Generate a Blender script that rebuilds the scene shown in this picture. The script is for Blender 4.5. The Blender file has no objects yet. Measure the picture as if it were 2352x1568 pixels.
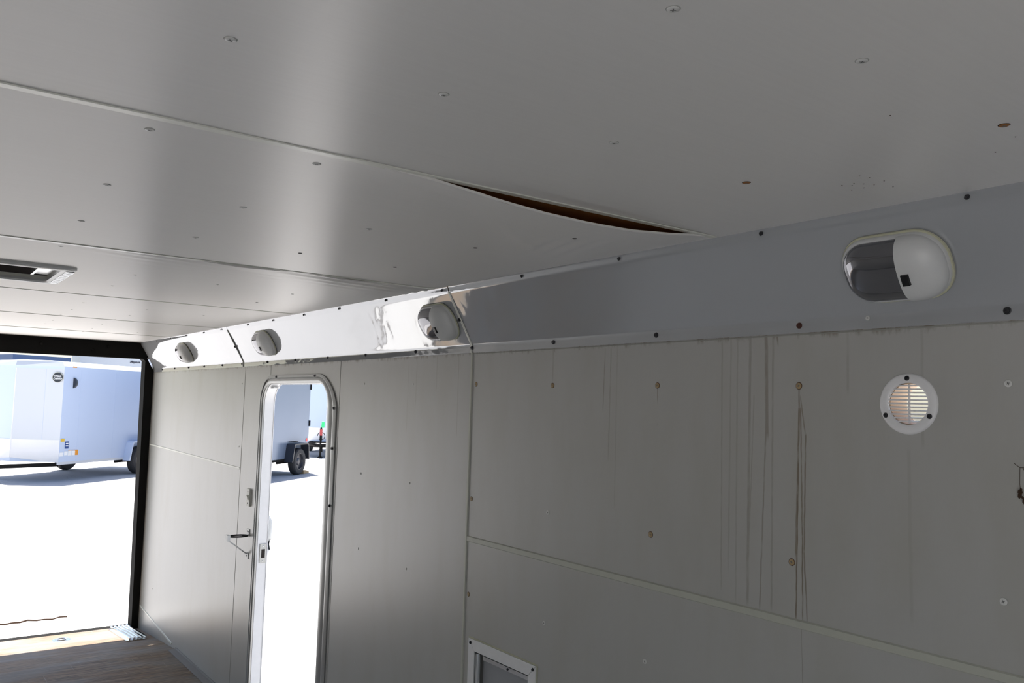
import bpy, bmesh, math, random
from mathutils import Matrix, Vector, noise as mnoise

random.seed(7)
sc = bpy.context.scene
COL = sc.collection

# ------------------------------------------------------------------ camera
cam = bpy.data.cameras.new('camera')
cam.sensor_fit = 'HORIZONTAL'; cam.sensor_width = 36.0; cam.lens = 1929.84 / 2352 * 36.0
cam.clip_start = 0.02; cam.clip_end = 600
co = bpy.data.objects.new('camera', cam); COL.objects.link(co)
R_ = Vector((0.8038, -0.59421, 0.02884)); D_ = Vector((0.06881, 0.04472, -0.99663)); F_ = Vector((0.59091, 0.80307, 0.07683))
m = Matrix.Identity(4)
for i in range(3):
    m[i][0] = R_[i]; m[i][1] = -D_[i]; m[i][2] = -F_[i]
m.translation = Vector((0, 0, 1.56))
co.matrix_world = m
sc.camera = co

# ------------------------------------------------------------------ sky, sun, exposure
SUN_DIR = Vector((0.03, 0.36, 0.93)).normalized()         # towards the sun
world = bpy.data.worlds.new('sky'); sc.world = world; world.use_nodes = True
wn = world.node_tree.nodes; wl = world.node_tree.links
sky = wn.new('ShaderNodeTexSky'); sky.sky_type = 'NISHITA'; sky.sun_disc = False
sky.sun_elevation = math.asin(SUN_DIR.z); sky.sun_rotation = math.atan2(SUN_DIR.x, SUN_DIR.y)
sky.altitude = 100; sky.dust_density = 1.6; sky.air_density = 1.0
wl.new(sky.outputs[0], wn['Background'].inputs[0]); wn['Background'].inputs[1].default_value = 0.085
sun = bpy.data.lights.new('sun', 'SUN'); sun.energy = 5.0; sun.angle = 0.009; sun.color = (1.0, 0.95, 0.87)
so = bpy.data.objects.new('sun', sun); COL.objects.link(so)
so.rotation_euler = SUN_DIR.to_track_quat('Z', 'Y').to_euler(); so.location = (0, 20, 40)
sc.view_settings.view_transform = 'Standard'; sc.view_settings.look = 'None'
sc.view_settings.gamma = 1.0; sc.view_settings.use_curve_mapping = False
sc.view_settings.exposure = 1.48
sc.cycles.max_bounces = 16; sc.cycles.diffuse_bounces = 10; sc.cycles.glossy_bounces = 6
sc.cycles.sample_clamp_indirect = 6.0
sc.cycles.caustics_reflective = False; sc.cycles.caustics_refractive = False

# ------------------------------------------------------------------ materials
class NT:
    def __init__(s, name):
        s.m = bpy.data.materials.new(name); s.m.use_nodes = True
        s.n = s.m.node_tree.nodes; s.l = s.m.node_tree.links; s.b = s.n['Principled BSDF']
    def new(s, t, **k):
        o = s.n.new(t)
        for a, v in k.items(): setattr(o, a, v)
        return o
    def link(s, a, b): s.l.new(a, b)
    def setin(s, node, i, v):
        if hasattr(v, 'is_output') or isinstance(v, bpy.types.NodeSocket): s.l.new(v, node.inputs[i])
        else: node.inputs[i].default_value = v
    def math(s, op, a, b=0.0, c=None, clamp=False):
        o = s.new('ShaderNodeMath', operation=op); o.use_clamp = clamp
        s.setin(o, 0, a); s.setin(o, 1, b)
        if c is not None: s.setin(o, 2, c)
        return o.outputs[0]
    def smooth(s, v, lo, hi, a=0.0, b=1.0):
        o = s.new('ShaderNodeMapRange', interpolation_type='SMOOTHSTEP')
        s.setin(o, 0, v); o.inputs[1].default_value = lo; o.inputs[2].default_value = hi
        o.inputs[3].default_value = a; o.inputs[4].default_value = b
        return o.outputs[0]
    def mix(s, f, a, b):
        o = s.new('ShaderNodeMix', data_type='RGBA'); s.setin(o, 0, f)
        for i, v in ((6, a), (7, b)):
            if isinstance(v, tuple): o.inputs[i].default_value = (*v, 1)
            else: s.link(v, o.inputs[i])
        return o.outputs[2]
    def coord(s, kind='Object'):
        return s.new('ShaderNodeTexCoord').outputs[kind]
    def pos(s):
        return s.new('ShaderNodeNewGeometry').outputs['Position']
    def mapping(s, v, scale=(1, 1, 1), rot=(0, 0, 0)):
        o = s.new('ShaderNodeMapping'); s.link(v, o.inputs[0])
        o.inputs['Scale'].default_value = scale; o.inputs['Rotation'].default_value = rot
        return o.outputs[0]
    def noise(s, v, scale, detail=4, rough=.55, dist=0.0):
        o = s.new('ShaderNodeTexNoise'); s.link(v, o.inputs['Vector'])
        o.inputs['Scale'].default_value = scale; o.inputs['Detail'].default_value = detail
        o.inputs['Roughness'].default_value = rough; o.inputs['Distortion'].default_value = dist
        return o.outputs[0]
    def bump(s, h, strength=.2, dist=.01):
        o = s.new('ShaderNodeBump'); o.inputs['Strength'].default_value = strength; o.inputs['Distance'].default_value = dist
        s.link(h, o.inputs['Height']); s.link(o.outputs[0], s.b.inputs['Normal'])
    def P(s, **k):
        names = dict(color='Base Color', metal='Metallic', rough='Roughness', spec='Specular IOR Level', coat='Coat Weight', coatr='Coat Roughness', aniso='Anisotropic', arot='Anisotropic Rotation', trans='Transmission Weight')
        for a, v in k.items():
            i = s.b.inputs[names[a]]
            if isinstance(v, bpy.types.NodeSocket): s.link(v, i)
            elif a == 'color': i.default_value = (*v, 1)
            else: i.default_value = v
        return s.m

def plain(name, color, rough=.5, metal=0.0, spec=.5, var=.06, scale=30.0):
    n = NT(name)
    f = n.noise(n.coord(), scale, 3)
    dark = tuple(c * (1 - var) for c in color); lite = tuple(min(1, c * (1 + var)) for c in color)
    return n.P(color=n.mix(f, dark, lite), rough=rough, metal=metal, spec=spec)

def mat_ceiling():
    n = NT('ceiling_panel_white')
    p = n.pos()
    br = n.noise(n.mapping(p, (3, 160, 3)), 1.0, 4, .6)
    bl = n.noise(p, 1.3, 3)
    c = n.mix(br, (.88, .865, .845), (.93, .915, .895))
    c = n.mix(n.smooth(bl, .45, .8, 0, .35), c, (.88, .84, .80))
    t = n.new('ShaderNodeTangent', direction_type='UV_MAP'); t.uv_map = 'UVMap'
    n.link(t.outputs[0], n.b.inputs['Tangent'])
    n.bump(br, .05, .002)
    return n.P(color=c, rough=.40, spec=1.0, metal=.27, aniso=.80, arot=0.25)

STREAKS = [  # y at top, z top, y at bottom, z bottom, width, strength
    (1.660, 1.722, 1.664, 1.55, .0022, .55), (1.637, 1.721, 1.640, 1.42, .0030, .35), (1.613, 1.722, 1.613, 1.30, .003, .18),
    (1.266, 1.728, 1.262, 1.16, .003, .30), (1.240, 1.731, 1.243, 1.20, .0035, .22), (1.222, 1.728, 1.222, 1.14, .0030, .25),
    (1.187, 1.732, 1.190, 1.14, .0050, .42), (1.176, 1.60, 1.186, 1.297, .0022, .35), (1.145, 1.732, 1.141, 1.50, .0060, .55), (1.143, 1.56, 1.158, 1.138, .0028, .55),
    (1.127, 1.731, 1.128, 1.14, .0035, .35), (1.116, 1.731, 1.114, 1.705, .0032, .8),
    (1.062, 1.617, 1.061, 1.565, .0030, 1.0), (1.062, 1.575, 1.069, 1.257, .0024, .75), (1.061, 1.575, 1.068, 1.132, .0022, .95),
    (1.058, 1.575, 1.053, 1.30, .0022, .9), (1.053, 1.31, 1.052, 1.135, .0024, .85), (1.059, 1.60, 1.046, 1.515, .0022, .7), (1.046, 1.52, 1.049, 1.27, .0024, .8),
    (1.049, 1.28, 1.041, 1.135, .0024, .75), (1.056, 1.13, 1.050, 1.00, .0018, .45),
    (1.467, 1.617, 1.466, 1.575, .0016, .7), (1.466, 1.527, 1.466, 1.522, .0018, .7), (1.062, 1.13, 1.061, 1.124, .006, .4),
    (1.879, 1.73, 1.879, 1.63, .0035, .35), (2.66, 1.728, 2.66, 1.55, .003, .3), (2.52, 1.728, 2.52, 1.60, .003, .25), (2.38, 1.728, 2.38, 1.45, .003, .28),
    (2.72, 1.728, 2.72, 1.45, .003, .18), (.95, 1.73, .95, 1.60, .004, .22), (.80, 1.735, .80, 1.50, .004, .18), (.826, 1.50, .823, 1.18, .005, .13),
]
def mat_wall():
    n = NT('wall_panel_white')
    p = n.pos()
    s = n.new('ShaderNodeSeparateXYZ'); n.link(p, s.inputs[0]); Y, Z = s.outputs[1], s.outputs[2]
    wob = n.math('MULTIPLY', n.math('SUBTRACT', n.noise(n.mapping(p, (0, 0, 14)), 1.0, 2), .5), .006)
    Yw = n.math('ADD', Y, wob)
    grain = n.noise(n.mapping(p, (1, 300, 30)), 1.0, 2)
    brk = n.noise(n.mapping(p, (1, 60, 25)), 1.0, 3)
    acc = None
    for (y0, z0, y1, z1, w, st) in STREAKS:
        k = (y1 - y0) / (z1 - z0)
        d = n.math('ABSOLUTE', n.math('SUBTRACT', n.math('MULTIPLY_ADD', Z, -k, Yw), y0 - k * z0))
        a = n.smooth(d, w * .35, w, st, 0.0)
        r = n.math('MULTIPLY', n.smooth(Z, z1 - .004, z1 + .02), n.smooth(Z, z0 - .004, z0 + .004, 1.0, 0.0))
        a = n.math('MULTIPLY', a, r)
        acc = a if acc is None else n.math('MAXIMUM', acc, a)
    acc = n.math('MULTIPLY', acc, n.smooth(brk, .25, .6, .45, 1.0))
    # rusty tide line right under the cove flange
    t = n.noise(n.mapping(p, (1, 45, 12)), 1.0, 4, .7)
    tide = n.math('MULTIPLY', n.smooth(n.math('ADD', Z, n.math('MULTIPLY', t, .034)), 1.735, 1.752, 0, .75), n.smooth(t, .42, .62))
    acc = n.math('MAXIMUM', acc, tide)
    blot = n.noise(n.mapping(p, (1, 7, 2.2)), 1.0, 4)
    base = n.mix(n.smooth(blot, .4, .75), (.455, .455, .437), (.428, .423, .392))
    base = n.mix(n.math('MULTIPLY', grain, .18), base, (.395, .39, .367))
    c = n.mix(n.math('MULTIPLY', acc, .8), base, (.115, .065, .016))
    return n.P(color=c, rough=.32, spec=.8)

def mat_cove():
    n = NT('polished_cove_metal')
    p = n.pos()
    a = n.noise(n.mapping(p, (4, 3.2, 5)), 1.0, 2, .5, 1.2)
    b = n.noise(n.mapping(p, (40, 30, 40)), 1.0, 2, .5, 1.5)
    h = n.math('ADD', a, n.math('MULTIPLY', b, .03))
    n.bump(h, .06, .03)
    return n.P(color=(.49, .505, .525), metal=.36, rough=.05)

def mat_floor():
    n = NT('weathered_plywood_floor')
    p = n.pos()
    g = n.noise(n.mapping(p, (1.2, 26, 1)), 1.0, 7, .65, .4)
    g2 = n.noise(n.mapping(p, (5, 90, 1)), 1.0, 5, .7, .2)
    b = n.noise(n.mapping(p, (1.0, 2.2, 1)), 1.4, 4)
    c = n.mix(n.smooth(g, .35, .68), (.24, .155, .09), (.38, .29, .20))
    c = n.mix(n.smooth(g2, .40, .58, .9, 0), c, (.11, .08, .055))
    c = n.mix(n.smooth(b, .38, .60, .0, .7), c, (.25, .24, .225))
    sp = n.noise(p, 85, 2, .5)
    c = n.mix(n.smooth(sp, .70, .76, 0, .8), c, (.03, .03, .03))
    sc2 = n.noise(n.mapping(p, (140, 2.5, 1), (0, 0, .5)), 1.0, 2)
    c = n.mix(n.smooth(sc2, .70, .76, 0, .5), c, (.55, .50, .44))
    s = n.new('ShaderNodeSeparateXYZ'); n.link(p, s.inputs[0])
    edge = n.math('ADD', s.outputs[1], n.math('MULTIPLY', b, .3))
    c = n.mix(n.smooth(edge, 3.7, 4.7, 1, 0), c, n.mix(g2, (.74, .725, .70), (.83, .81, .78)))  # unseen front floor, pale coat added to bounce daylight onto the ceiling
    n.bump(g2, .25, .003)
    return n.P(color=c, rough=.62, spec=.35)

def mat_deck():
    n = NT('brown_plywood_back')
    p = n.pos()
    g = n.noise(n.mapping(p, (6, 40, 6)), 1.0, 5, .6)
    return n.P(color=n.mix(g, (.40, .19, .065), (.58, .29, .11)), rough=.8, spec=.2)

def mat_ground():
    n = NT('pale_sunlit_paving')
    p = n.pos()
    a = n.noise(p, 60, 3); b = n.noise(p, .5, 4)
    c = n.mix(a, (.43, .425, .43), (.57, .565, .57))
    c = n.mix(n.smooth(b, .35, .7, 0, .4), c, (.56, .55, .54))
    cr = n.noise(n.mapping(p, (.5, .15, 1), (0, 0, .4)), 1.0, 5, .6)
    d = n.math('ABSOLUTE', n.math('SUBTRACT', cr, .5))
    c = n.mix(n.smooth(d, .0, .004, .35, 0), c, (.25, .25, .25))
    return n.P(color=c, rough=.9, spec=.2)

def mat_diamond(name, col):
    n = NT(name)
    v = n.mapping(n.coord(), (38, 38, 38), (.6, .7, .78))
    ch = n.new('ShaderNodeTexVoronoi'); n.link(v, ch.inputs['Vector']); ch.inputs['Randomness'].default_value = .25
    n.bump(ch.outputs['Distance'], .6, .006)
    return n.P(color=col, metal=1.0, rough=.28)

def mat_silver(name, c, rough=.22, metal=.55):
    n = NT(name)
    p = n.coord()
    w = n.noise(n.mapping(p, (.9, .9, .35)), 1.2, 2)
    n.bump(w, .35, .03)
    return n.P(color=c, metal=metal, rough=rough)

def mat_tyre():
    n = NT('black_tyre_rubber')
    f = n.noise(n.coord(), 40, 3)
    return n.P(color=n.mix(f, (.018, .018, .02), (.035, .035, .038)), rough=.75)

def mat_brushed(name, c, rough=.25):
    n = NT(name)
    f = n.noise(n.mapping(n.coord(), (60, 3, 3)), 1.0, 3)
    n.bump(f, .08, .003)
    return n.P(color=c, metal=1.0, rough=rough)

M = dict(
    ceil=mat_ceiling(), wall=mat_wall(), cove=mat_cove(), floor=mat_floor(), deck=mat_deck(), ground=mat_ground(),
    strip=plain('cream_vinyl_strip', (.78, .79, .71), .3), wstrip=plain('aged_cream_strip', (.49, .50, .435), .4), groove=plain('grey_seam', (.33, .33, .30), .6),
    black=plain('black_painted_steel', (.017, .0165, .016), .7, spec=.04), darkfloor=plain('grey_steel_edging', (.26, .255, .25), .55),
    alu=mat_brushed('brushed_aluminium', (.72, .73, .74), .22), chrome=mat_brushed('bright_aluminium', (.85, .85, .86), .12),
    white=plain('white_plastic', (.66, .67, .665), .35), whitepaint=plain('white_enamel', (.84, .84, .85), .3), casing=plain('dull_aluminium', (.36, .365, .36), .38, metal=.7), slot=plain('screw_slot', (.16, .16, .155), .6),
    ivory=plain('ivory_plastic', (.72, .72, .66), .4), gasket=plain('yellowed_gasket', (.52, .52, .38), .5),
    lens=plain('smoked_lens', (.20, .20, .215), .06, metal=.75), switch=plain('black_switch', (.004, .004, .004), .4),
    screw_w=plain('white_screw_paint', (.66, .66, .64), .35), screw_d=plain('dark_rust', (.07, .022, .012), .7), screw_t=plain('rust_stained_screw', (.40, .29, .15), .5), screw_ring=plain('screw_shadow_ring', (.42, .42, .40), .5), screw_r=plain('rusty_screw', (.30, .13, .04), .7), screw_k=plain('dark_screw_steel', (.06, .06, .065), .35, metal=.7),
    cut=plain('dark_recess', (.02, .015, .012), .8), tan=plain('yellowed_duct_plastic', (.62, .46, .30), .5),
    smoke=plain('dark_brown_vent_dome', (.03, .014, .010), .3), grey=plain('grey_painted_panel', (.33, .34, .36), .35),
    rubber=plain('black_rubber', (.012, .012, .013), .5),
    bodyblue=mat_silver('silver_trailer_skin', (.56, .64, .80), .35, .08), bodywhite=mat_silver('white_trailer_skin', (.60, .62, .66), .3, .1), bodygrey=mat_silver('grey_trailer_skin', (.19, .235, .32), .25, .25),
    bodynavy=mat_silver('navy_trailer_skin', (.05, .09, .20), .3, .2),
    diamond=mat_diamond('diamond_tread_plate', (.80, .79, .80)), tyre=mat_tyre(), rim=plain('silver_rim', (.55, .56, .58), .3, metal=.9), rimk=plain('dark_rim', (.07, .07, .08), .35, metal=.5),
    fenderk=plain('black_fender', (.022, .025, .034), .35), amber=plain('amber_reflector', (.80, .30, .02), .3), red=plain('red_reflector', (.7, .02, .02), .3), yellow=plain('yellow_sticker', (.70, .45, .05), .5),
    navy=plain('navy_sticker', (.02, .06, .22), .4), badge=plain('black_badge', (.02, .025, .035), .35), lettering=plain('white_lettering', (.85, .85, .85), .5), inkblack=plain('black_lettering', (.03, .03, .05), .5), green=plain('bright_green_tape', (.05, .75, .25), .5),
    redtube=plain('red_jack_tube', (.45, .06, .06), .4), wood=plain('wood_chock', (.42, .30, .17), .8), debris=plain('brown_debris_edge_shade', (.05, .025, .012), .9), ramp=plain('pale_ramp_coating', (.72, .71, .70), .8),
)

# ------------------------------------------------------------------ mesh helpers
class MB:
    def __init__(s): s.bm = bmesh.new(); s.mi = 0
    def _tag(s, faces):
        for f in faces: f.material_index = s.mi
    def box(s, x0, x1, y0, y1, z0, z1, mat=None):
        vs = [s.bm.verts.new(v) for v in ((x0, y0, z0), (x1, y0, z0), (x1, y1, z0), (x0, y1, z0), (x0, y0, z1), (x1, y0, z1), (x1, y1, z1), (x0, y1, z1))]
        if mat is not None:
            for v in vs: v.co = mat @ v.co
        s._tag([s.bm.faces.new([vs[i] for i in q]) for q in ((0, 3, 2, 1), (4, 5, 6, 7), (0, 1, 5, 4), (1, 2, 6, 5), (2, 3, 7, 6), (3, 0, 4, 7))])
        return s
    def prism(s, pts, d, mat=None):
        """closed 2D polygon pts (list of 3D) extruded by vector d"""
        d = Vector(d); a = [Vector(p) for p in pts]; b = [p + d for p in a]
        if mat is not None: a = [mat @ p for p in a]; b = [mat @ p for p in b]
        va = [s.bm.verts.new(p) for p in a]; vb = [s.bm.verts.new(p) for p in b]; n = len(va)
        fs = [s.bm.faces.new(va[::-1]), s.bm.faces.new(vb)]
        for i in range(n): fs.append(s.bm.faces.new((va[i], va[(i + 1) % n], vb[(i + 1) % n], vb[i])))
        s._tag(fs); return s
    def loft(s, rings, closed=True, cap=True):
        R = [[s.bm.verts.new(p) for p in r] for r in rings]; fs = []
        n = len(R[0])
        for a, b in zip(R, R[1:]):
            for i in range(n if closed else n - 1):
                fs.append(s.bm.faces.new((a[i], a[(i + 1) % n], b[(i + 1) % n], b[i])))
        if cap and closed:
            fs.append(s.bm.faces.new(R[0][::-1])); fs.append(s.bm.faces.new(R[-1]))
        s._tag(fs); return s
    def lathe(s, prof, seg=24, mat=None):
        closed_ = len(prof) > 3 and prof[0] == prof[-1]
        """prof: (r, h) about local z"""
        rings = []
        for r, h in prof:
            ring = [Vector((max(r, 1e-5) * math.cos(2 * math.pi * i / seg), max(r, 1e-5) * math.sin(2 * math.pi * i / seg), h)) for i in range(seg)]
            rings.append([mat @ p for p in ring] if mat is not None else ring)
        if closed_:
            s.loft(rings, cap=False); bmesh.ops.remove_doubles(s.bm, verts=s.bm.verts, dist=1e-7); return s
        return s.loft(rings)
    def tube(s, path, r, seg=8, closed=False):
        P = [Vector(p) for p in path]; rings = []; n = len(P)
        up = Vector((0, 0, 1))
        for i, p in enumerate(P):
            a = P[(i - 1) % n] if (closed or i > 0) else p; b = P[(i + 1) % n] if (closed or i < n - 1) else p
            t = (b - a).normalized(); u = t.cross(up)
            if u.length < .1: u = t.cross(Vector((1, 0, 0)))
            u.normalize(); v = t.cross(u)
            rr = r[i] if isinstance(r, (list, tuple)) else r
            rings.append([p + rr * (math.cos(2 * math.pi * k / seg) * u + math.sin(2 * math.pi * k / seg) * v) for k in range(seg)])
        if closed: rings.append(rings[0]); s.loft(rings, cap=False); bmesh.ops.remove_doubles(s.bm, verts=s.bm.verts, dist=1e-7)
        else: s.loft(rings)
        return s
    def grid(s, fn, nu, nv):
        V = [[s.bm.verts.new(fn(i / nu, j / nv)) for j in range(nv + 1)] for i in range(nu + 1)]
        s._tag([s.bm.faces.new((V[i][j], V[i + 1][j], V[i + 1][j + 1], V[i][j + 1])) for i in range(nu) for j in range(nv)])
        return s
    def mat(s, i): s.mi = i; return s
    def bevel(s, w, seg=2):
        bmesh.ops.bevel(s.bm, geom=[e for e in s.bm.edges if len(e.link_faces) == 2 and e.calc_face_angle(0) > .5], offset=w, segments=seg, affect='EDGES', profile=.5)
        return s
    def mesh(s, name, mats, smooth=None, uv=False, normals=True):
        if normals: bmesh.ops.recalc_face_normals(s.bm, faces=s.bm.faces)
        me = bpy.data.meshes.new(name)
        if uv:
            L = s.bm.loops.layers.uv.new('UVMap')
            for f in s.bm.faces:
                for l in f.loops: l[L].uv = (l.vert.co.x, l.vert.co.y)
        s.bm.to_mesh(me); s.bm.free()
        for mm in (mats if isinstance(mats, (list, tuple)) else [mats]): me.materials.append(mm)
        if smooth is not None:
            me.polygons.foreach_set('use_smooth', [True] * len(me.polygons))
            me.set_sharp_from_angle(angle=math.radians(smooth))
        return me
    def obj(s, name, mats, parent=None, smooth=None, uv=False, loc=None):
        return link(name, s.mesh(name, mats, smooth, uv), parent, loc)

def link(name, data, parent=None, loc=None):
    o = bpy.data.objects.new(name, data); COL.objects.link(o)
    if parent is not None:
        o.parent = parent
    if loc is not None: o.location = loc
    return o
def tag(o, label, cat, group=None):
    o['label'] = label; o['category'] = cat
    if group: o['group'] = group
    return o
def thing(name, label, cat, group=None, mat=None):
    o = bpy.data.objects.new(name, None); COL.objects.link(o); o.empty_display_size = .05
    if mat is not None: o.matrix_world = mat
    return tag(o, label, cat, group)
def struct(o): o['kind'] = 'structure'; return o
def frame(loc, x, y, z):
    m = Matrix.Identity(4)
    for i, v in enumerate((x, y, z)):
        v = Vector(v).normalized()
        for r in range(3): m[r][i] = v[r]
    m.translation = Vector(loc); return m
def boolean(o, cutter_mesh):
    c = bpy.data.objects.new('cutter', cutter_mesh); COL.objects.link(c)
    md = o.modifiers.new('b', 'BOOLEAN'); md.object = c; md.operation = 'DIFFERENCE'; md.solver = 'EXACT'
    bpy.context.view_layer.update()
    me = bpy.data.meshes.new_from_object(o.evaluated_get(bpy.context.evaluated_depsgraph_get()))
    o.modifiers.clear(); old = o.data; o.data = me; me.name = old.name
    bpy.data.objects.remove(c)
def text_mesh(name, body, size, mat, ext=.002, shear=0.0, bold=0.0):
    cu = bpy.data.curves.new(name, 'FONT'); cu.body = body; cu.size = size; cu.extrude = ext
    cu.align_x = 'CENTER'; cu.align_y = 'CENTER'; cu.shear = shear; cu.offset = bold
    o = bpy.data.objects.new(name, cu); COL.objects.link(o); bpy.context.view_layer.update()
    me = bpy.data.meshes.new_from_object(o.evaluated_get(bpy.context.evaluated_depsgraph_get()))
    bpy.data.objects.remove(o); me.materials.clear(); me.materials.append(mat); return me

# ------------------------------------------------------------------ dimensions (metres, floor at z = 0)
XW, XL = 1.532, -1.05          # inner faces of the right and left walls
XO = 1.583                     # outer face of the right wall
ZC = 1.94                      # ceiling
YF, YB = -1.9, 6.50            # front wall, rear frame
ZB, ZFOLD = 1.732, 1.762       # bottom and fold of the cove
ZG = -0.44                     # ground outside
SEAMS = [0.017, 1.197, 2.377, 3.556, 4.631, 5.639]
def zfloor(y): return 0.0 if y < 5.5 else -.09 * (y - 5.5)

# ------------------------------------------------------------------ ground and shell
g = MB(); g.box(-160, 160, -160, 160, ZG - .3, ZG)
struct(g.obj('ground', M['ground']))

f = MB()
f.prism([(XL - .06, YF - .05, 0), (XL - .06, 5.5, 0), (XL - .06, 6.60, zfloor(6.60)), (XL - .06, 6.60, -.20), (XL - .06, 5.5, -.10), (XL - .06, YF - .05, -.10)], (XO - XL + .06, 0, 0))
struct(f.obj('floor', M['floor']))

w = MB(); w.box(XW, XO, YF - .05, YB + .02, -.22, ZC + .09)
wall_r = struct(w.obj('wall_right', M['wall']))
# side door opening, vent hole and hatch recess cut through the wall
def rrect(y0, y1, z0, z1, r, n=10, bottom=True):
    pts = []
    for cy, cz, a0 in ((y1 - r, z1 - r, 0), (y0 + r, z1 - r, 90)):
        for i in range(n + 1):
            a = math.radians(a0 + 90 * i / n); pts.append((cy + r * math.cos(a), cz + r * math.sin(a)))
    pts += [(y0, z0), (y1, z0)]
    return pts
DY0, DY1, DZ1 = 3.42, 4.197, 1.637
c = MB(); c.prism([(XW - .1, y, z) for y, z in rrect(DY0 - .02, DY1 + .02, .02, DZ1 + .02, .12)], (.3, 0, 0)); boolean(wall_r, c.mesh('c', M['wall']))
VY, VZ = .826, 1.586
c = MB(); c.lathe([(.040, -.2), (.040, .2)], 32, frame((XW, VY, VZ), (0, 1, 0), (0, 0, 1), (1, 0, 0))); boolean(wall_r, c.mesh('c', M['wall']))
HY0, HY1, HZ1, HZ0 = 1.918, 2.262, .826, .44
c = MB(); c.box(XW - .1, XW + .045, HY0 + .03, HY1 - .03, HZ0 + .03, HZ1 - .03); boolean(wall_r, c.mesh('c', M['wall']))

wall_l = struct(MB().box(XL - .06, XL, YF - .05, YB + .02, -.22, ZC + .09).obj('wall_left', M['wall']))
# unseen opening added left of and behind the camera to brighten the interior
c = MB(); c.box(XL - .2, XL + .2, -1.75, .12, .02, 1.80); boolean(wall_l, c.mesh('c', M['wall']))
struct(MB().box(XL, XW, YF - .06, YF, -.1, ZC + .09).obj('wall_front', M['wall']))

ceiling = struct(MB().box(XL, XW, YF, YB + .02, ZC + .009, ZC + .085).obj('ceiling', M['deck']))

# ceiling skins, one per panel; the second and third are torn loose along their edge
def lerp_tab(t, x):
    if x <= t[0][0]: return t[0][1]
    for (a, b), (c_, d) in zip(t, t[1:]):
        if x <= c_:
            k = (x - a) / (c_ - a); k = k * k * (3 - 2 * k) * .35 + k * .65
            return b + (d - b) * k
    return t[-1][1]
SAG = [(.50, 0), (.60, .0015), (.70, .006), (.783, .0125), (.868, .0205), (.962, .0255), (1.064, .0270), (1.163, .0250), (1.27, .0165), (1.36, .006), (1.41, 0)]
CREASE = [(.40, .015), (.60, .05), (.85, .115), (1.00, .22), (1.15, .34), (1.29, .45), (1.42, .46)]
def sag2(x, y):
    t = y - SEAMS[1] - .010
    s, wd = lerp_tab(SAG, x), lerp_tab(CREASE, x)
    k = max(0.0, 1 - max(t, 0) / wd)
    dz = -s * (k ** 1.15)
    fold = math.exp(-((max(t, 0) - wd * .95) / .016) ** 2) * .0028 * min(1, s / .01)
    wr = math.exp(-((x - 1.22) / .07) ** 2 - ((t - .30) / .14) ** 2) * .0022 * math.sin((x * .9 - y * .35) * 150)
    return dz - fold + wr
SAG3 = [(.2, 0), (.45, .0015), (.8, .004), (1.0, .0055), (1.15, .005), (1.3, .003), (1.42, 0)]
def sag3(x, y):
    t = max(0.0, y - SEAMS[2] - .008)
    wd = .10 + .25 * max(0, min(1, (x - .2) / 1.0)); k = max(0.0, 1 - t / wd)
    dz = -lerp_tab(SAG3, x) * k
    rip = .0030 * math.sin((t * 1.0 + (1.42 - x) * .18) * 95) * math.exp(-t / .16) * max(0, min(1, (x - .3) / .5))
    return dz + rip
def sag1(x, y):
    t = SEAMS[1] - y
    return .0013 * math.sin(t * 120 + x * 5) * math.exp(-(t / .08)) * max(0, min(1, (x - .72) / .2)) * max(0, min(1, (1.40 - x) / .05)) if t < .3 else 0.0
def sag_small(i):
    return lambda x, y: .0004 * mnoise.noise(Vector((x * 1.3, y * 1.7, i * 3.1)))
ys = [YF] + SEAMS + [YB]
XC = 1.4275
fns = [sag_small(0), sag1, sag2, sag3, sag_small(4), sag_small(5), sag_small(6)]
for i in range(len(ys) - 1):
    ya, yb = ys[i] + (.002 if i else 0), ys[i + 1] - .002
    big = i in (1, 2, 3)
    nx, ny = (150, 90) if big else (16, 10)
    fn = fns[i]
    def pt(u, v, top, fn=fn, ya=ya, yb=yb):
        vv = v ** 1.6 if fn in (sag2, sag3) else (1 - (1 - v) ** 1.6 if fn is sag1 else v)
        uu = 1 - (1 - u) ** 1.5
        x = XL + (XC - XL) * uu; y = ya + (yb - ya) * vv
        return Vector((x, y, ZC + fn(x, y) + (.0045 if top else 0)))
    b = MB(); b.grid(lambda u, v: pt(u, v, False), nx, ny)
    b.mi = 1
    # plywood back of the skin, with its rim
    nrim = len(b.bm.verts)
    b.grid(lambda u, v: pt(u, v, True), 100 if big else 8, 60 if big else 6)
    for seg in ((0, None), (1, None), (None, 0), (None, 1)):
        n_ = 60
        top_, bot_ = [], []
        for k in range(n_ + 1):
            q = k / n_; u = q if seg[0] is None else seg[0]; v = q if seg[1] is None else seg[1]
            top_.append(b.bm.verts.new(pt(u, v, True))); bot_.append(b.bm.verts.new(pt(u, v, False)))
        for k in range(n_):
            fc = b.bm.faces.new((bot_[k], bot_[k + 1], top_[k + 1], top_[k])); fc.material_index = 0
    me = b.mesh('ceiling_panel', [M['ceil'], M['deck']], smooth=30, uv=True, normals=False)
    link('ceiling_panel', me, ceiling)
for i, y in enumerate(SEAMS):
    b = MB(); wd = .0095 if i < 3 else .007
    b.prism([(XL, y - wd, ZC - .0005), (XL, y - wd * .8, ZC - .0022), (XL, y + wd * .8, ZC - .0022), (XL, y + wd, ZC - .0005), (XL, y + wd * .3, ZC + .002), (XL, y - wd * .3, ZC + .002)], (XC - XL - .008, 0, 0))
    b.obj('seam_strip', M['strip'], ceiling)

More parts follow.
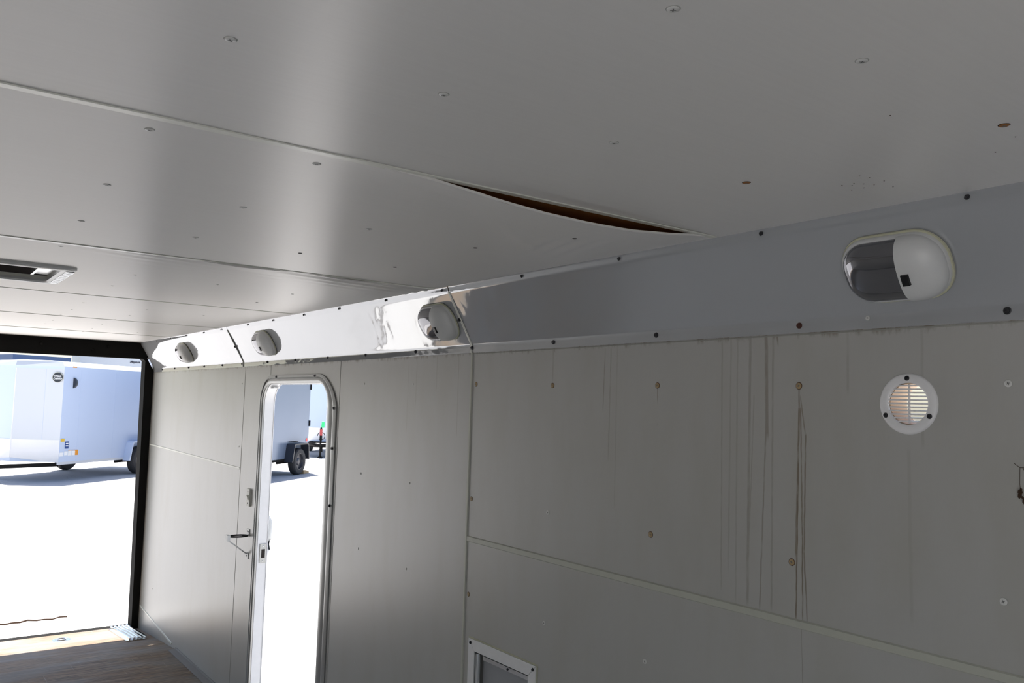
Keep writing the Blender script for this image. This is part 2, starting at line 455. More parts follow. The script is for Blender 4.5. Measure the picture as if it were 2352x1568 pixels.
# ------------------------------------------------------------------ screws (parts of the surface they hold)
def screw_mesh(name, head, ring, r=.0062, h=.0016):
    b = MB()
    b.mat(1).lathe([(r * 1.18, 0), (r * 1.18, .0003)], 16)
    b.mat(0).lathe([(r, .0002), (r, h * .6), (r * .8, h), (r * .3, h * 1.05)], 16)
    b.mat(2)
    for a in (0.4, 0.4 + math.pi / 2):
        b.box(-r * .45, r * .45, -r * .10, r * .10, h * .9, h * 1.15, Matrix.Rotation(a, 4, 'Z'))
    return b.mesh(name, [head, ring, M['slot']], smooth=40)
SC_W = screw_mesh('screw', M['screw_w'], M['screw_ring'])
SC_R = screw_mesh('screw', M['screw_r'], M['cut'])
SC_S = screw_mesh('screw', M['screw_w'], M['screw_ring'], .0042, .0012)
SC_T = screw_mesh('screw', M['screw_t'], M['screw_d'], .0066)
SC_K = MB().lathe([(.0068, 0), (.0068, .001), (.0052, .0015), (.005, .004), (.0042, .005), (.002, .0052), (.0018, .0042)], 14).mesh('screw', M['screw_k'], smooth=40)
SC_KR = MB().lathe([(.0066, 0), (.0066, .001), (.0052, .0015), (.005, .004), (.0042, .005)], 14).mesh('screw', M['screw_d'], smooth=40)
HOLE = MB().lathe([(.0055, 0), (.0050, .0006), (.0035, .0008)], 12).mesh('screw_hole', M['cut'])
RIV = MB().lathe([(.0035, 0), (.0030, .0012), (.0015, .0018)], 10).mesh('rivet', M['alu'], smooth=40)
def put(mesh, mat, parent, name='screw'):
    o = link(name, mesh, parent); o.matrix_local = mat; return o
def on_wall(y, z, x=XW, a=None):
    a = random.uniform(0, 1.5) if a is None else a
    return frame((x, y, z), (0, math.cos(a), math.sin(a)), (0, -math.sin(a), math.cos(a)), (-1, 0, 0)) if False else frame((x, y, z), (0, -1, 0), (0, 0, 1), (-1, 0, 0)) @ Matrix.Rotation(a, 4, 'Z')
def on_ceil(x, y, z=ZC): return frame((x, y, z), (1, 0, 0), (0, -1, 0), (0, 0, -1)) @ Matrix.Rotation(random.uniform(0, 1.5), 4, 'Z')
for y, z in [(2.272, 1.628), (1.879, 1.623), (2.278, 1.259), (1.482, 1.255), (2.278, .957)]: put(SC_T, on_wall(y, z), wall_r)
for y, z in [(1.467, 1.622), (1.062, 1.620), (1.078, 1.254)]: put(SC_T, on_wall(y, z), wall_r)
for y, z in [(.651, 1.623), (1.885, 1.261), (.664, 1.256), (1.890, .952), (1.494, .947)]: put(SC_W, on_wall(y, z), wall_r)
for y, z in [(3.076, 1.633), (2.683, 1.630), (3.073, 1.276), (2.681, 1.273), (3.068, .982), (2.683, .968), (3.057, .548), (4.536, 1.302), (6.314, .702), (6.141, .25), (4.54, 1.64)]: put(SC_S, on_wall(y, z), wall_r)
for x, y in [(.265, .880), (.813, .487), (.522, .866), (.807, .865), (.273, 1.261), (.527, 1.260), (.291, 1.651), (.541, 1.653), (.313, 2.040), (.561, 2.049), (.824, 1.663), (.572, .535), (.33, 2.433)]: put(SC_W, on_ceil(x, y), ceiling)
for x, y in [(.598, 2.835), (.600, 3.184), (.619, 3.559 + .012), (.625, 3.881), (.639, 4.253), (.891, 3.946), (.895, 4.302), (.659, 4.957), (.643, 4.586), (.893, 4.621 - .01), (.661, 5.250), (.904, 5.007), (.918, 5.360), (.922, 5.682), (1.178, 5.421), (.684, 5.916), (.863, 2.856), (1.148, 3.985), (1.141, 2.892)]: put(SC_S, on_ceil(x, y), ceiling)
for x, y in [(1.132, .481), (1.115, .874)]: put(SC_R, on_ceil(x, y), ceiling)
for x, y in [(.830, 2.066), (1.115, 2.080), (1.140, 3.256), (1.116, 1.678), (1.175, 1.378)]:
    put(HOLE, on_ceil(x, y, ZC + (sag2(x, y) if 1.2 < y < 2.37 else sag3(x, y) if y < 3.5 else 0) - .0003), ceiling, 'screw_hole')

# ------------------------------------------------------------------ cove: three polished metal lengths with flanges and dividers
CT = Vector((1.433, 0, ZC - .017)); CB = Vector((1.5265, 0, ZFOLD))
cn = Vector((-(CT - CB).z, 0, (CT - CB).x)).normalized()          # inward-down normal
if cn.x > 0: cn = -cn
cv = (CT - CB).normalized()
prof = [(1.4265, ZC + .001), (1.4285, ZC - .002)] + [tuple((CT.lerp(CB, k / 8))[i] for i in (0, 2)) for k in range(9)] + [(1.5285, ZFOLD - .004), (1.529, ZB + .002), (1.529, ZB - .001)]
def cove_pt(y, s, lift=0.0):
    """s measured down the cove face from its top edge"""
    p = CT + (CB - CT).normalized() * s + cn * lift
    return Vector((p.x, y, p.z))
lens_names = [(YF, 2.298), (2.303, 4.523), (4.529, 6.455)]
coves = []
for k, (ya, yb) in enumerate(lens_names):
    b = MB(); ny = max(8, int((yb - ya) / .02))
    def cp(u, v, ya=ya, yb=yb, k=k):
        y = ya + (yb - ya) * u; i = v * (len(prof) - 1); j = min(int(i), len(prof) - 2); q = i - j
        x = prof[j][0] * (1 - q) + prof[j + 1][0] * q; z = prof[j][1] * (1 - q) + prof[j + 1][1] * q
        w_ = math.sin(math.pi * max(0, min(1, (j + q - 2) / 8)))
        buck = .0005 * math.sin(y * 6.1 + k) * w_ + .00012 * math.sin(y * 15.3 + z * 40) * w_
        return Vector((x, y, z)) + cn * (buck - .0018 * w_)
    b.grid(cp, ny, 40)
    o = link('trim_%d' % (k + 1), b.mesh('trim', M['cove'], smooth=50), None); struct(o); coves.append(o)
def cove_of(y): return coves[0] if y < 2.30 else coves[1] if y < 4.526 else coves[2]
for y in [.649, 1.470, 1.875, 2.297, 2.667, 3.068, 3.433, 3.799, 4.164, 4.545, 4.885, 5.233, 5.566, 5.894, 6.215]:
    put(SC_K, on_wall(y, 1.7475, 1.5285), cove_of(y))
put(SC_KR, on_wall(1.059, 1.7465, 1.5285), coves[0])
put(SC_S, on_wall(.905, 1.752, 1.5285), coves[0])
for y in [.667, 1.082, 1.505, 1.904, 2.337, 2.725, 3.121, 3.481, 3.847, 4.197, 4.62, 4.941, 5.295, 5.65, 6.0]:
    put(SC_K, frame((1.4292, y, ZC - .0085), (0, 1, 0), (.2, 0, .98), (-.98, 0, .2)) @ Matrix.Scale(.75, 4), cove_of(y))
for y, k in ((2.3005, 0), (4.526, 2)):
    b = MB()
    for s0, s1 in ((0, .195),):
        a = cove_pt(y - .005, s0, .0005); 
        b.prism([cove_pt(y - .005, s0, .0002), cove_pt(y - .003, s0, .003), cove_pt(y + .003, s0, .003), cove_pt(y + .005, s0, .0002)], (CB - CT))
    b.box(1.525, 1.5285, y - .005, y + .005, ZB, ZFOLD + .002)
    b.obj('seam_strip', M['groove' if k else 'strip'], coves[k])
    put(SC_K, frame(cove_pt(y + .004, .098, .003), (0, 1, 0), cv, cn), coves[k])

# ------------------------------------------------------------------ right wall trim: strips and seams
def wall_strip(name, pts, mat, th=.003, parent=wall_r):
    b = MB()
    for (y0, z0, y1, z1, w_) in pts:
        d = Vector((0, y1 - y0, z1 - z0)).normalized(); nrm = Vector((0, -d.z, d.y)) * w_ / 2
        A, B = Vector((XW, y0, z0)), Vector((XW, y1, z1)); o_ = Vector((-th, 0, 0))
        rings = [[p + nrm + Vector((.0004, 0, 0)), p + nrm * .7 + o_, p - nrm * .7 + o_, p - nrm + Vector((.0004, 0, 0))] for p in (A, B)]
        b.loft(rings)
    return b.obj(name, mat, parent)
wall_strip('seam_strip', [(2.2985, -.0, 2.2985, ZB, .011)], M['wstrip'], .004)
wall_strip('seam_strip', [(2.293, 1.131, -1.9, 1.133, .0195)], M['wstrip'], .004)
wall_strip('panel_seam', [(3.303, 0, 3.303, ZB, .004)], M['groove'], .0008)
wall_strip('panel_seam', [(4.492, 0.01, 4.495, ZB, .005)], M['groove'], .0008)
wall_strip('panel_seam', [(4.118, 1.675, 4.118, ZB, .004)], M['groove'], .0008)
wall_strip('panel_seam', [(1.135, ZB, 1.135, 1.75, .001)], M['groove'], .0004)
wall_strip('seam_strip', [(4.50, 1.187, 6.45, 1.213, .012)], M['strip'], .003)
wall_strip('seam_strip', [(5.60, .012, 6.45, .075, .014)], M['strip'], .003)
wall_strip('seam_strip', [(-1.9, ZB - .004, 2.29, ZB - .004, .003)], M['groove'], .001)

b = MB(); b.prism([(1.486, YF, .001), (XW, YF, .001), (XW, YF, .014), (XW - .004, YF, .014), (XW - .006, YF, .006), (1.486, YF, .004)], (0, 5.5 - YF, 0))
struct(b.obj('baseboard_right', M['darkfloor']))
b = MB(); b.prism([(XL, YF, .001), (XL + .085, YF, .001), (XL + .085, YF, .004), (XL + .006, YF, .006), (XL + .004, YF, .055), (XL, YF, .055)], (0, 5.5 - YF, 0))
struct(b.obj('baseboard_left', M['darkfloor']))

# ------------------------------------------------------------------ rear doorway: black steel frame
IN = [(XL + .02, -.13), (XL + .035, 1.79), (XL + .05, 1.822), (1.452, 1.826), (1.470, 1.812), (1.488, -.13)]
OUT = [(XL - .03, -.13), (XL - .005, 1.732), (XL + .10, 1.944), (1.420, 1.944), (1.534, 1.735), (1.556, -.13)]
b = MB()
rings = []
for (xi, zi), (xo, zo) in zip(IN, OUT):
    rings.append([Vector((xi, 6.47, zi)), Vector((xi, 6.58, zi)), Vector((xo, 6.58, zo)), Vector((xo, 6.47, zo))])
b.loft(rings)
rear = struct(b.obj('door_2', M['black']))
b = MB(); b.box(XL - .06, XO, 6.56, 6.80, 1.835, 2.03); b.bevel(.01); b.obj('header', M['black'], rear)
b = MB()                                                      # raised lip along the inner edge
rings = []
for (xi, zi) in IN:
    cx, cz = (.24, .9); k = .012
    sx = -1 if xi < .24 else 1
    ox, oz = (sx * k, 0) if zi < 1.7 else (sx * k * .5, k)
    rings.append([Vector((xi - ox * .2, 6.462, zi - oz * .2)), Vector((xi - ox * .2, 6.475, zi - oz * .2)), Vector((xi + ox, 6.475, zi + oz)), Vector((xi + ox, 6.462, zi + oz))])
b.loft(rings); b.obj('lip', M['black'], rear)
b = MB(); b.box(XL, XW, 6.605, 6.775, -.24, -.125); b.bevel(.004); b.obj('sill', M['black'], rear)
for x, z in ((.80, 1.89), (1.12, 1.87), (1.22, 1.90)):
    put(MB().lathe([(.012, 0), (.010, .006), (.006, .008)], 10).mesh('bolt', M['black']), frame((x, 6.468, z), (1, 0, 0), (0, 0, 1), (0, -1, 0)), rear, 'bolt')

# ------------------------------------------------------------------ side door frame
door = struct(link('door_1', None))
def door_path(extra):
    """open path round the opening (offset outwards by extra), near side scaled wider"""
    pts = []
    r = .10
    def add(y, z): pts.append((y, z))
    add(DY1 + extra, -.02); add(DY1 + extra, .8)
    for i in range(13):
        a = math.radians(90 * i / 12); add(DY1 - r + (r + extra) * math.cos(a), DZ1 - r + (r + extra) * math.sin(a))
    for i in range(13):
        a = math.radians(90 + 90 * i / 12); kk = 1 + 1.3 * (i / 12)
        add(DY0 + r + (r + extra * kk) * math.cos(a), DZ1 - r + (r + extra) * math.sin(a))
    add(DY0 - extra * 2.3, .8); add(DY0 - extra * 2.3, -.02)
    return pts
def sweep(profile, name, mat, smooth=45):
    paths = [door_path(o) for o, x in profile]
    rings = [[Vector((profile[k][1], paths[k][i][0], paths[k][i][1])) for k in range(len(profile))] for i in range(len(paths[0]))]
    b = MB(); b.loft(rings); return b.obj(name, mat, door, smooth)
sweep([(.001, XW + .006), (.001, XO + .004), (.016, XO + .004), (.016, XW + .006)], 'jamb', M['whitepaint'])
sweep([(.043, XW + .001), (.043, XW - .005), (.035, XW - .009), (.031, XW - .009), (.027, XW - .001), (.018, XW - .008), (.010, XW - .008), (.003, XW - .003), (.003, XW + .0055), (.016, XW + .0055)], 'casing', M['casing'])
sweep([(-.002, XO + .004), (-.002, XO + .007), (.03, XO + .007), (.03, XO + .004)], 'outer_flange', M['whitepaint'])
for y in (3.55, 4.02): put(SC_K, on_wall(y, DZ1 + .034, XW - .0085), door)
for z in (1.53, 1.36, 1.12): put(SC_K, on_wall(DY0 - .036 * 2.3, z, XW - .0085), door)
sp = MB()
sp.box(XW + .018, XW + .050, DY1 - .0035, DY1 + .002, .738, .832); sp.bevel(.004)
strike = sp.obj('strike_plate', M['casing'], door); strike['label'] = 'metal strike plate'
MB().box(XW + .026, XW + .044, DY1 - .0045, DY1 - .003, .764, .806).obj('latch_slot', M['cut'], strike)
for z in (.748, .822): put(RIV, frame((XW + .034, DY1 - .0035, z), (1, 0, 0), (0, 0, 1), (0, -1, 0)), strike, 'rivet')
hb = MB(); hb.tube([(XO + .006, 4.215, .775), (XO + .017, 4.215, .80), (XO + .020, 4.215, .86), (XO + .020, 4.215, .91), (XO + .017, 4.215, .945), (XO + .006, 4.215, .968)], [.010, .012, .013, .013, .012, .010], 10)
hb.obj('grab_handle', M['white'], door, 40)
b = MB(); b.box(XW + .02, XO + .002, DY1 - .075, DY1 - .012, DZ1 - .022, DZ1 - .016); b.obj('bracket_plate', M['white'], door)

# ------------------------------------------------------------------ access hatch low on the wall
hatch = thing('access_hatch', 'small white framed access hatch low on the right wall, partly out of frame', 'hatch', mat=Matrix.Translation((XW, 2.09, HZ0)))
def rel(o, parent):
    o.parent = parent; o.matrix_parent_inverse = parent.matrix_world.inverted(); return o
b = MB()
fw = .034
for q in ([(HY0, HZ1), (HY1, HZ1), (HY1 - fw, HZ1 - fw), (HY0 + fw, HZ1 - fw)], [(HY1, HZ1 - .001), (HY1, HZ0), (HY1 - fw, HZ0 + fw), (HY1 - fw, HZ1 - fw - .001)],
          [(HY1, HZ0), (HY0, HZ0), (HY0 + fw, HZ0 + fw), (HY1 - fw, HZ0 + fw)], [(HY0, HZ0), (HY0, HZ1 - .002), (HY0 + fw, HZ1 - fw - .002), (HY0 + fw, HZ0 + fw)]):
    b.prism([(XW - .005, y, z) for y, z in q], (.004, 0, 0))
rel(b.obj('frame', M['whitepaint']), hatch)
b = MB(); b.box(XW - .0008, XW + .0005, HY0 - .004, HY1 + .004, HZ1 - .002, HZ1 + .004); b.box(XW - .0008, XW + .0005, HY0 - .005, HY0 + .001, HZ0, HZ1)
rel(b.obj('sealant', M['gasket']), hatch)
b = MB(); b.box(XW + .014, XW + .022, HY0 + fw, HY1 - fw - .026, HZ0 + fw, HZ1 - fw - .006)
pn = rel(b.obj('door_panel', M['grey']), hatch)
b = MB(); b.box(XW + .006, XW + .0135, HY0 + fw + .001, HY1 - fw - .034, HZ1 - fw - .020, HZ1 - fw - .008); b.bevel(.002); rel(b.obj('top_rail', M['alu']), hatch)
b = MB(); b.tube([(XW + .003, HY1 - fw - .008, HZ0 + fw), (XW + .003, HY1 - fw - .008, HZ1 - fw - .006)], .006, 10); b.box(XW + .003, XW + .006, HY1 - fw - .020, HY1 - fw, HZ0 + fw, HZ1 - fw - .006)
hg = rel(b.obj('hinge', M['alu'], None, 40), hatch)
for y in (HY0 + .012, HY1 - .012):
    rel(put(SC_K, on_wall(y, HZ1 - .012, XW - .005) @ Matrix.Scale(.75, 4), None), hatch)
rel(put(SC_K, on_wall(2.065, HZ1 - fw - .014, XW + .006) @ Matrix.Scale(.6, 4), None), hatch)

# ------------------------------------------------------------------ round louvred vent
vent = thing('wall_vent', 'round white louvred vent high on the right wall with daylight behind', 'vent', mat=Matrix.Translation((XW, VY, VZ)))
VM = frame((XW, VY, VZ), (0, 1, 0), (0, 0, 1), (-1, 0, 0))
b = MB()
rings = []
for r, h in ((.0385, -.002), (.0385, .0035), (.042, .0060), (.052, .0050), (.0555, .0025), (.0560, 0), (.0400, -.001)):
    rings.append([VM @ Vector((r * math.cos(2 * math.pi * i / 48), r * math.sin(2 * math.pi * i / 48) * 1.02, h)) for i in range(48)])
rings.append(rings[0]); b.loft(rings, cap=False); bmesh.ops.remove_doubles(b.bm, verts=b.bm.verts, dist=1e-6)
rel(b.obj('flange', M['whitepaint'], None, 50), vent)
for k in range(11):
    z = -.0335 + k * .0067; hw = math.sqrt(max(1e-6, .0388 ** 2 - z * z))
    b = MB(); b.prism([(XW - .0025, VY - hw, VZ + z - .0010), (XW - .0025, VY - hw, VZ + z + .0016), (XW + .006, VY - hw, VZ + z + .0024), (XW + .006, VY - hw, VZ + z - .0002)], (0, 2 * hw, 0))
    rel(b.obj('louvre', M['whitepaint']), vent)
b = MB(); b.box(XW + .001, XW + .005, VY - .0012, VY + .0012, VZ - .037, VZ + .037); rel(b.obj('mullion', M['whitepaint']), vent)
b = MB(); rings = []
for r, h in ((.0398, .003), (.0398, -(XO - XW) - .02), (.0425, -(XO - XW) - .02), (.0425, .003)):
    pass
rings = [[frame((XW, VY, VZ), (0, 1, 0), (0, 0, 1), (1, 0, 0)) @ Vector((r * math.cos(2 * math.pi * i / 40), r * math.sin(2 * math.pi * i / 40), h)) for i in range(40)] for r, h in ((.0397, .004), (.0397, .064), (.0380, .064), (.0380, .004))]
rings.append(rings[0]); b.loft(rings, cap=False); bmesh.ops.remove_doubles(b.bm, verts=b.bm.verts, dist=1e-6)
rel(b.obj('duct', M['tan'], None, 50), vent)
for a in (90, 208, -28):
    rel(put(SC_K, VM @ Matrix.Translation((.0475 * math.cos(math.radians(a)), .0475 * math.sin(math.radians(a)), .0052)) @ Matrix.Scale(.72, 4), None), vent)

# ------------------------------------------------------------------ four dome lights on the cove
def light_fixture(y, label):
    mt = frame(cove_pt(y, .0985, .0012), (0, 1, 0), cv, cn)
    t = thing('dome_light', label, 'light', 'oval dome lights along the cove', mt)
    A, B, rc = .100, .0645, .056
    def rr(k, sx=0.0):
        a_, b_, r = A - sx, B - sx, max(rc - sx, .004); pts = []
        for cx, cy, a0 in ((a_ - r, b_ - r, 0), (-(a_ - r), b_ - r, 90), (-(a_ - r), -(b_ - r), 180), (a_ - r, -(b_ - r), 270)):
            for i in range(10):
                q = math.radians(a0 + 10 * i); pts.append((cx + r * math.cos(q), cy + r * math.sin(q)))
        return pts
    b = MB(); b.loft([[Vector((x, y_, 0)) for x, y_ in rr(0, -.004)], [Vector((x, y_, .003)) for x, y_ in rr(0, -.003)]]); b.obj('gasket', M['gasket'], t)
    b = MB(); b.loft([[Vector((x, y_, .0025)) for x, y_ in rr(0, 0)], [Vector((x, y_, .010)) for x, y_ in rr(0, .0005)], [Vector((x, y_, .013)) for x, y_ in rr(0, .003)]]); b.obj('base', M['white'], t, 40)
    def height(x, y_, hm):
        ax, ay = min(1, abs(x) / (A - .004)), min(1, abs(y_) / (B - .003))
        # inside the rounded outline the cushion rises to hm
        return .012 + hm * (1 - ax ** 3.2) ** .55 * (1 - ay ** 2.8) ** .6
    def half(u0, u1, hm, shrink, mat, name):
        def outline_y(x):
            a_, b_, r = A - shrink, B - shrink, rc - shrink
            d = abs(x) - (a_ - r)
            return b_ if d <= 0 else (b_ - r) + math.sqrt(max(0, r * r - d * d))
        b = MB(); nu, nv = 22, 26
        def p(u, v):
            q = u if u1 * u0 > 0 else u
            x = u0 + (u1 - u0) * (math.sin(q * math.pi / 2) if u1 > 0 else 1 - math.cos(q * math.pi / 2))
            yo = outline_y(x); s_ = -math.cos(v * math.pi); y_ = yo * s_
            e = abs(x) / (A - shrink)
            ay = abs(s_)
            h = .012 + hm * (max(0, 1 - e ** 3.0)) ** .5 * (max(0, 1 - ay ** 2.6)) ** .5
            return Vector((x, y_, h))
        b.grid(p, nu, nv)
        # end wall at the split
        xs = u0 if u1 > 0 else u1; uu = 0.0 if u1 > 0 else 1.0
        top = [b.bm.verts.new(p(uu, k / nv)) for k in range(nv + 1)]; bot = [b.bm.verts.new(Vector((v.co.x, v.co.y, .011))) for v in top]
        for k in range(nv): b.bm.faces.new((top[k], top[k + 1], bot[k + 1], bot[k]))
        bmesh.ops.remove_doubles(b.bm, verts=b.bm.verts, dist=1e-6)
        return b.obj(name, mat, t, 50)
    l = half(-.026, A - .006, .036, .006, M['lens'], 'lens'); l['label'] = 'smoked glossy lens half'
    half(-(A - .0015), -.0265, .040, .0015, M['white'], 'cover')
    b = MB(); b.box(-.046, -.033, -.019, .002, .040, .0550); b.bevel(.001); s_ = b.obj('rocker_switch', M['switch'], t); s_['label'] = 'black rocker switch'
    return t
light_fixture(.820, 'nearest and largest oval light, dark smoked lens and white cover, at right of photo')
light_fixture(2.43, 'oval light beside the cove joint, chrome-looking lens, amid warm floor reflections')
light_fixture(4.075, 'oval light on the bright cove panel above and left of the side door')
light_fixture(5.48, 'smallest and farthest oval light, closest to the black rear door frame')

# ------------------------------------------------------------------ roof vent in the ceiling
RV = Vector((.222, 3.02, ZC))
rv = thing('roof_vent', 'white framed square roof vent with dark brown dome, cut into the ceiling', 'vent', mat=Matrix.Translation(RV))
c = MB(); c.box(RV.x - .178, RV.x + .178, RV.y - .178, RV.y + .178, ZC - .1, ZC + .3); cm = c.mesh('c', M['deck'])
boolean(ceiling, cm)
pan = [o for o in ceiling.children if o.name.startswith('ceiling_panel')][3]
# panel skin opening: remove the faces under the vent throat
bm = bmesh.new(); bm.from_mesh(pan.data)
bmesh.ops.delete(bm, geom=[f_ for f_ in bm.faces if all(abs(v.co.x - RV.x) < .200 and abs(v.co.y - RV.y) < .200 for v in f_.verts)], context='FACES'); bm.to_mesh(pan.data); bm.free()
def sq(h, z, r, n=5):
    pts = []
    for cx, cy, a0 in ((h - r, h - r, 0), (-(h - r), h - r, 90), (-(h - r), -(h - r), 180), (h - r, -(h - r), 270)):
        for i in range(n + 1):
            q = math.radians(a0 + 90 * i / n); pts.append(Vector((cx + r * math.cos(q), cy + r * math.sin(q), z)))
    return pts
b = MB(); rg = [sq(.212, .0015, .03), sq(.212, -.006, .03), sq(.206, -.010, .03), sq(.180, -.011, .02), sq(.174, -.006, .02), sq(.174, .0015, .02)]; rg.append(rg[0]); b.loft(rg, cap=False)
bmesh.ops.remove_doubles(b.bm, verts=b.bm.verts, dist=1e-6); fr_ = b.obj('garnish_frame', M['white'], rv, 35)
b = MB(); rg = [sq(.1765, -.004, .02), sq(.174, .012, .02), sq(.1778, .012, .02), sq(.1778, -.004, .02)]; rg.append(rg[0]); b.loft(rg, cap=False); bmesh.ops.remove_doubles(b.bm, verts=b.bm.verts, dist=1e-6)
b.obj('throat', M['ivory'], rv, 35)
b = MB(); b.box(.125, .172, -.14, .12, .010, .016); b.box(.120, .128, -.14, .12, .004, .022); b.obj('inner_bracket', M['alu'], rv)
b = MB(); b.loft([sq(.1765, .0125, .02), sq(.160, .095, .05), sq(.165, .100, .05), sq(.1778, .0125, .02)], cap=False); b.loft([sq(.16, .094, .05), sq(.16, .1, .05)]); b.obj('dome', M['smoke'], rv)
b = MB(); b.box(-.012, .012, -.15, .15, .030, .044); b.obj('crank_arm', M['alu'], rv)
b = MB(); b.lathe([(.020, 0), (.024, .004), (.024, .016), (.018, .02)], 20, Matrix.Translation((0, 0, .012))); b.obj('crank_knob', M['black'], rv, 40)
b = MB(); b.tube([Vector((.03 * math.cos(a_ * .4), .03 * math.sin(a_ * .4), .024)) for a_ in range(15)], .003, 6); b.obj('crank_ring', M['white'], rv, 40)
b = MB()
for k in range(14): b.box(.183, .207, -.17 + k * .0245, -.158 + k * .0245, -.0125, -.0104)
b.obj('ribbed_edge', M['alu'], rv)

# ------------------------------------------------------------------ light switch beside the side door
sw = thing('light_switch', 'small ivory rocker light switch on the wall beside the side door', 'switch', mat=Matrix.Translation((XW, 4.33, 1.052)))
b = MB(); b.box(-.010, 0, -.022, .022, -.044, .044); b.bevel(.004, 3); b.obj('switch_box', M['ivory'], sw, 40)
b = MB(); b.prism([(-.009, -.008, -.014), (-.013, -.008, -.012), (-.019, -.008, .010), (-.009, -.008, .014)], (0, .016, 0)); b.bevel(.001); b.obj('rocker', M['ivory'], sw)
for z in (-.029, .029): put(MB().lathe([(.0045, 0), (.004, .0008), (.002, .001)], 12).mesh('screw', M['cut']), frame((-.010, .002, z), (0, 1, 0), (0, 0, 1), (-1, 0, 0)), sw)

# ------------------------------------------------------------------ folding wall bracket under the switch
br = thing('wall_bracket', 'white folding wall bracket with black ring and diagonal brace, below the light switch', 'bracket', mat=Matrix.Translation((XW, 4.32, .87)))
b = MB(); b.box(-.004, 0, -.018, .018, -.012, .022); b.bevel(.0015); up = b.obj('mount_plate', M['white'], br)
for y_ in (-.009, .009): put(MB().lathe([(.004, 0), (.0035, .0012), (.002, .0015)], 10).mesh('screw', M['screw_k']), frame((-.004, y_, .010), (0, 1, 0), (0, 0, 1), (-1, 0, 0)), up)
b = MB(); b.box(-.004, 0, -.018, .018, -.128, -.098); b.bevel(.0015); lo = b.obj('mount_plate', M['white'], br)
put(MB().lathe([(.004, 0), (.0035, .0012), (.002, .0015)], 10).mesh('screw', M['screw_k']), frame((-.004, 0, -.113), (0, 1, 0), (0, 0, 1), (-1, 0, 0)), lo)
b = MB(); b.tube([Vector((-.052 + .046 * math.cos(k * math.pi / 12), .030 * math.sin(k * math.pi / 12), -.010)) for k in range(24)], .0042, 8, closed=True); b.obj('ring', M['rubber'], br, 40)
b = MB(); b.box(-.112, -.098, -.018, .018, -.032, -.002); b.bevel(.002); b.obj('end_block', M['white'], br)
b = MB()
for y_ in (-.008, .008): b.tube([(-.104, y_, -.028), (-.006, y_, -.102)], .0028, 6)
b.obj('brace', M['white'], br)
b = MB(); b.box(-.100, -.002, -.004, .004, -.016, -.012); b.obj('arm', M['white'], br)

# ------------------------------------------------------------------ debris caught in a cobweb, right edge
db = thing('insect_nest', 'small dark brown clump of insect debris hanging on the wall at the right edge', 'nest', mat=Matrix.Translation((XW, .632, 1.437)))
b = MB()
for k in range(14):
    p = Vector((-.005 - random.random() * .003, (random.random() - .5) * .005 - (.003 if k > 9 else 0), .008 - k * .0013))
    bmesh.ops.create_icosphere(b.bm, subdivisions=1, radius=0.0014 + random.random() * .0016, matrix=Matrix.Translation(p) @ Matrix.Diagonal((.8, 1, 1.2 + random.random(), 1)))
b.obj('clump', M['debris'], db, 30)
b = MB(); b.tube([(-.002, .002, .045), (-.006, .001, .02), (-.007, 0, .008)], .0004, 5); b.tube([(-.001, .012, .052), (-.002, .002, .045), (-.001, -.020, .046)], .0005, 5); b.tube([(-.001, -.002, .045), (-.0015, -.006, .038), (-.001, -.016, .037), (-.001, -.016, .046)], .0005, 5)
b.obj('cobweb', M['debris'], db)

# dark specks on the ceiling (dirt, one clump of tiny dots nobody would count)
b = MB()
for x, y in [(1.242, .780), (1.280, .786), (1.246, .761), (1.213, .731), (1.282, .765), (1.233, .726), (1.277, .744), (1.267, .721), (1.191, .492), (1.240, .539), (.992, .556), (1.26, .752), (1.255, .77), (1.31, .73)]:
    b.lathe([(.0011, 0), (.0008, .0006)], 8, on_ceil(x, y))
sk = b.obj('dirt_specks', M['debris']); sk['kind'] = 'stuff'; tag(sk, 'scatter of tiny dark dirt specks on the ceiling near the nearest light', 'dirt')

# ------------------------------------------------------------------ ribbed aluminium plate and anchor ring on the floor at the rear
pl = MB()
x0, x1, n_ = 1.352, 1.478, 5
prf = [(x0, 0), (x0, .006)]
wv = (x1 - x0) / n_
for k in range(n_):
    a = x0 + k * wv
    prf += [(a + wv * .12, .006), (a + wv * .62, .004), (a + wv * .70, .020), (a + wv * .98, .022), (a + wv * .999, .006)]
prf += [(x1, 0)]
ya, yb = 5.99, 6.56
pl.loft([[Vector((x, y, zfloor(y) + .001 + z)) for x, z in prf] for y in (ya, yb)])
tag(pl.obj('tread_plate', M['chrome']), 'ribbed aluminium tread plate lying on the wooden floor by the rear door jamb', 'plate')
ra = thing('floor_anchor', 'round flush anchor ring on the sunlit strip of wooden floor', 'anchor ring', mat=Matrix.Translation((1.03, 6.36, zfloor(6.36))))
b = MB(); rg = [[Vector((r * math.cos(2 * math.pi * i / 32), r * math.sin(2 * math.pi * i / 32), h)) for i in range(32)] for r, h in ((.058, -.004), (.056, .004), (.048, .006), (.036, .005), (.030, .001))]; b.loft(rg); b.obj('dish', M['alu'], ra, 40)
b = MB(); b.tube([Vector((.026 * math.cos(k * math.pi / 10), .026 * math.sin(k * math.pi / 10), .007)) for k in range(20)], .004, 6, closed=True); b.obj('ring', M['rim'], ra, 40)

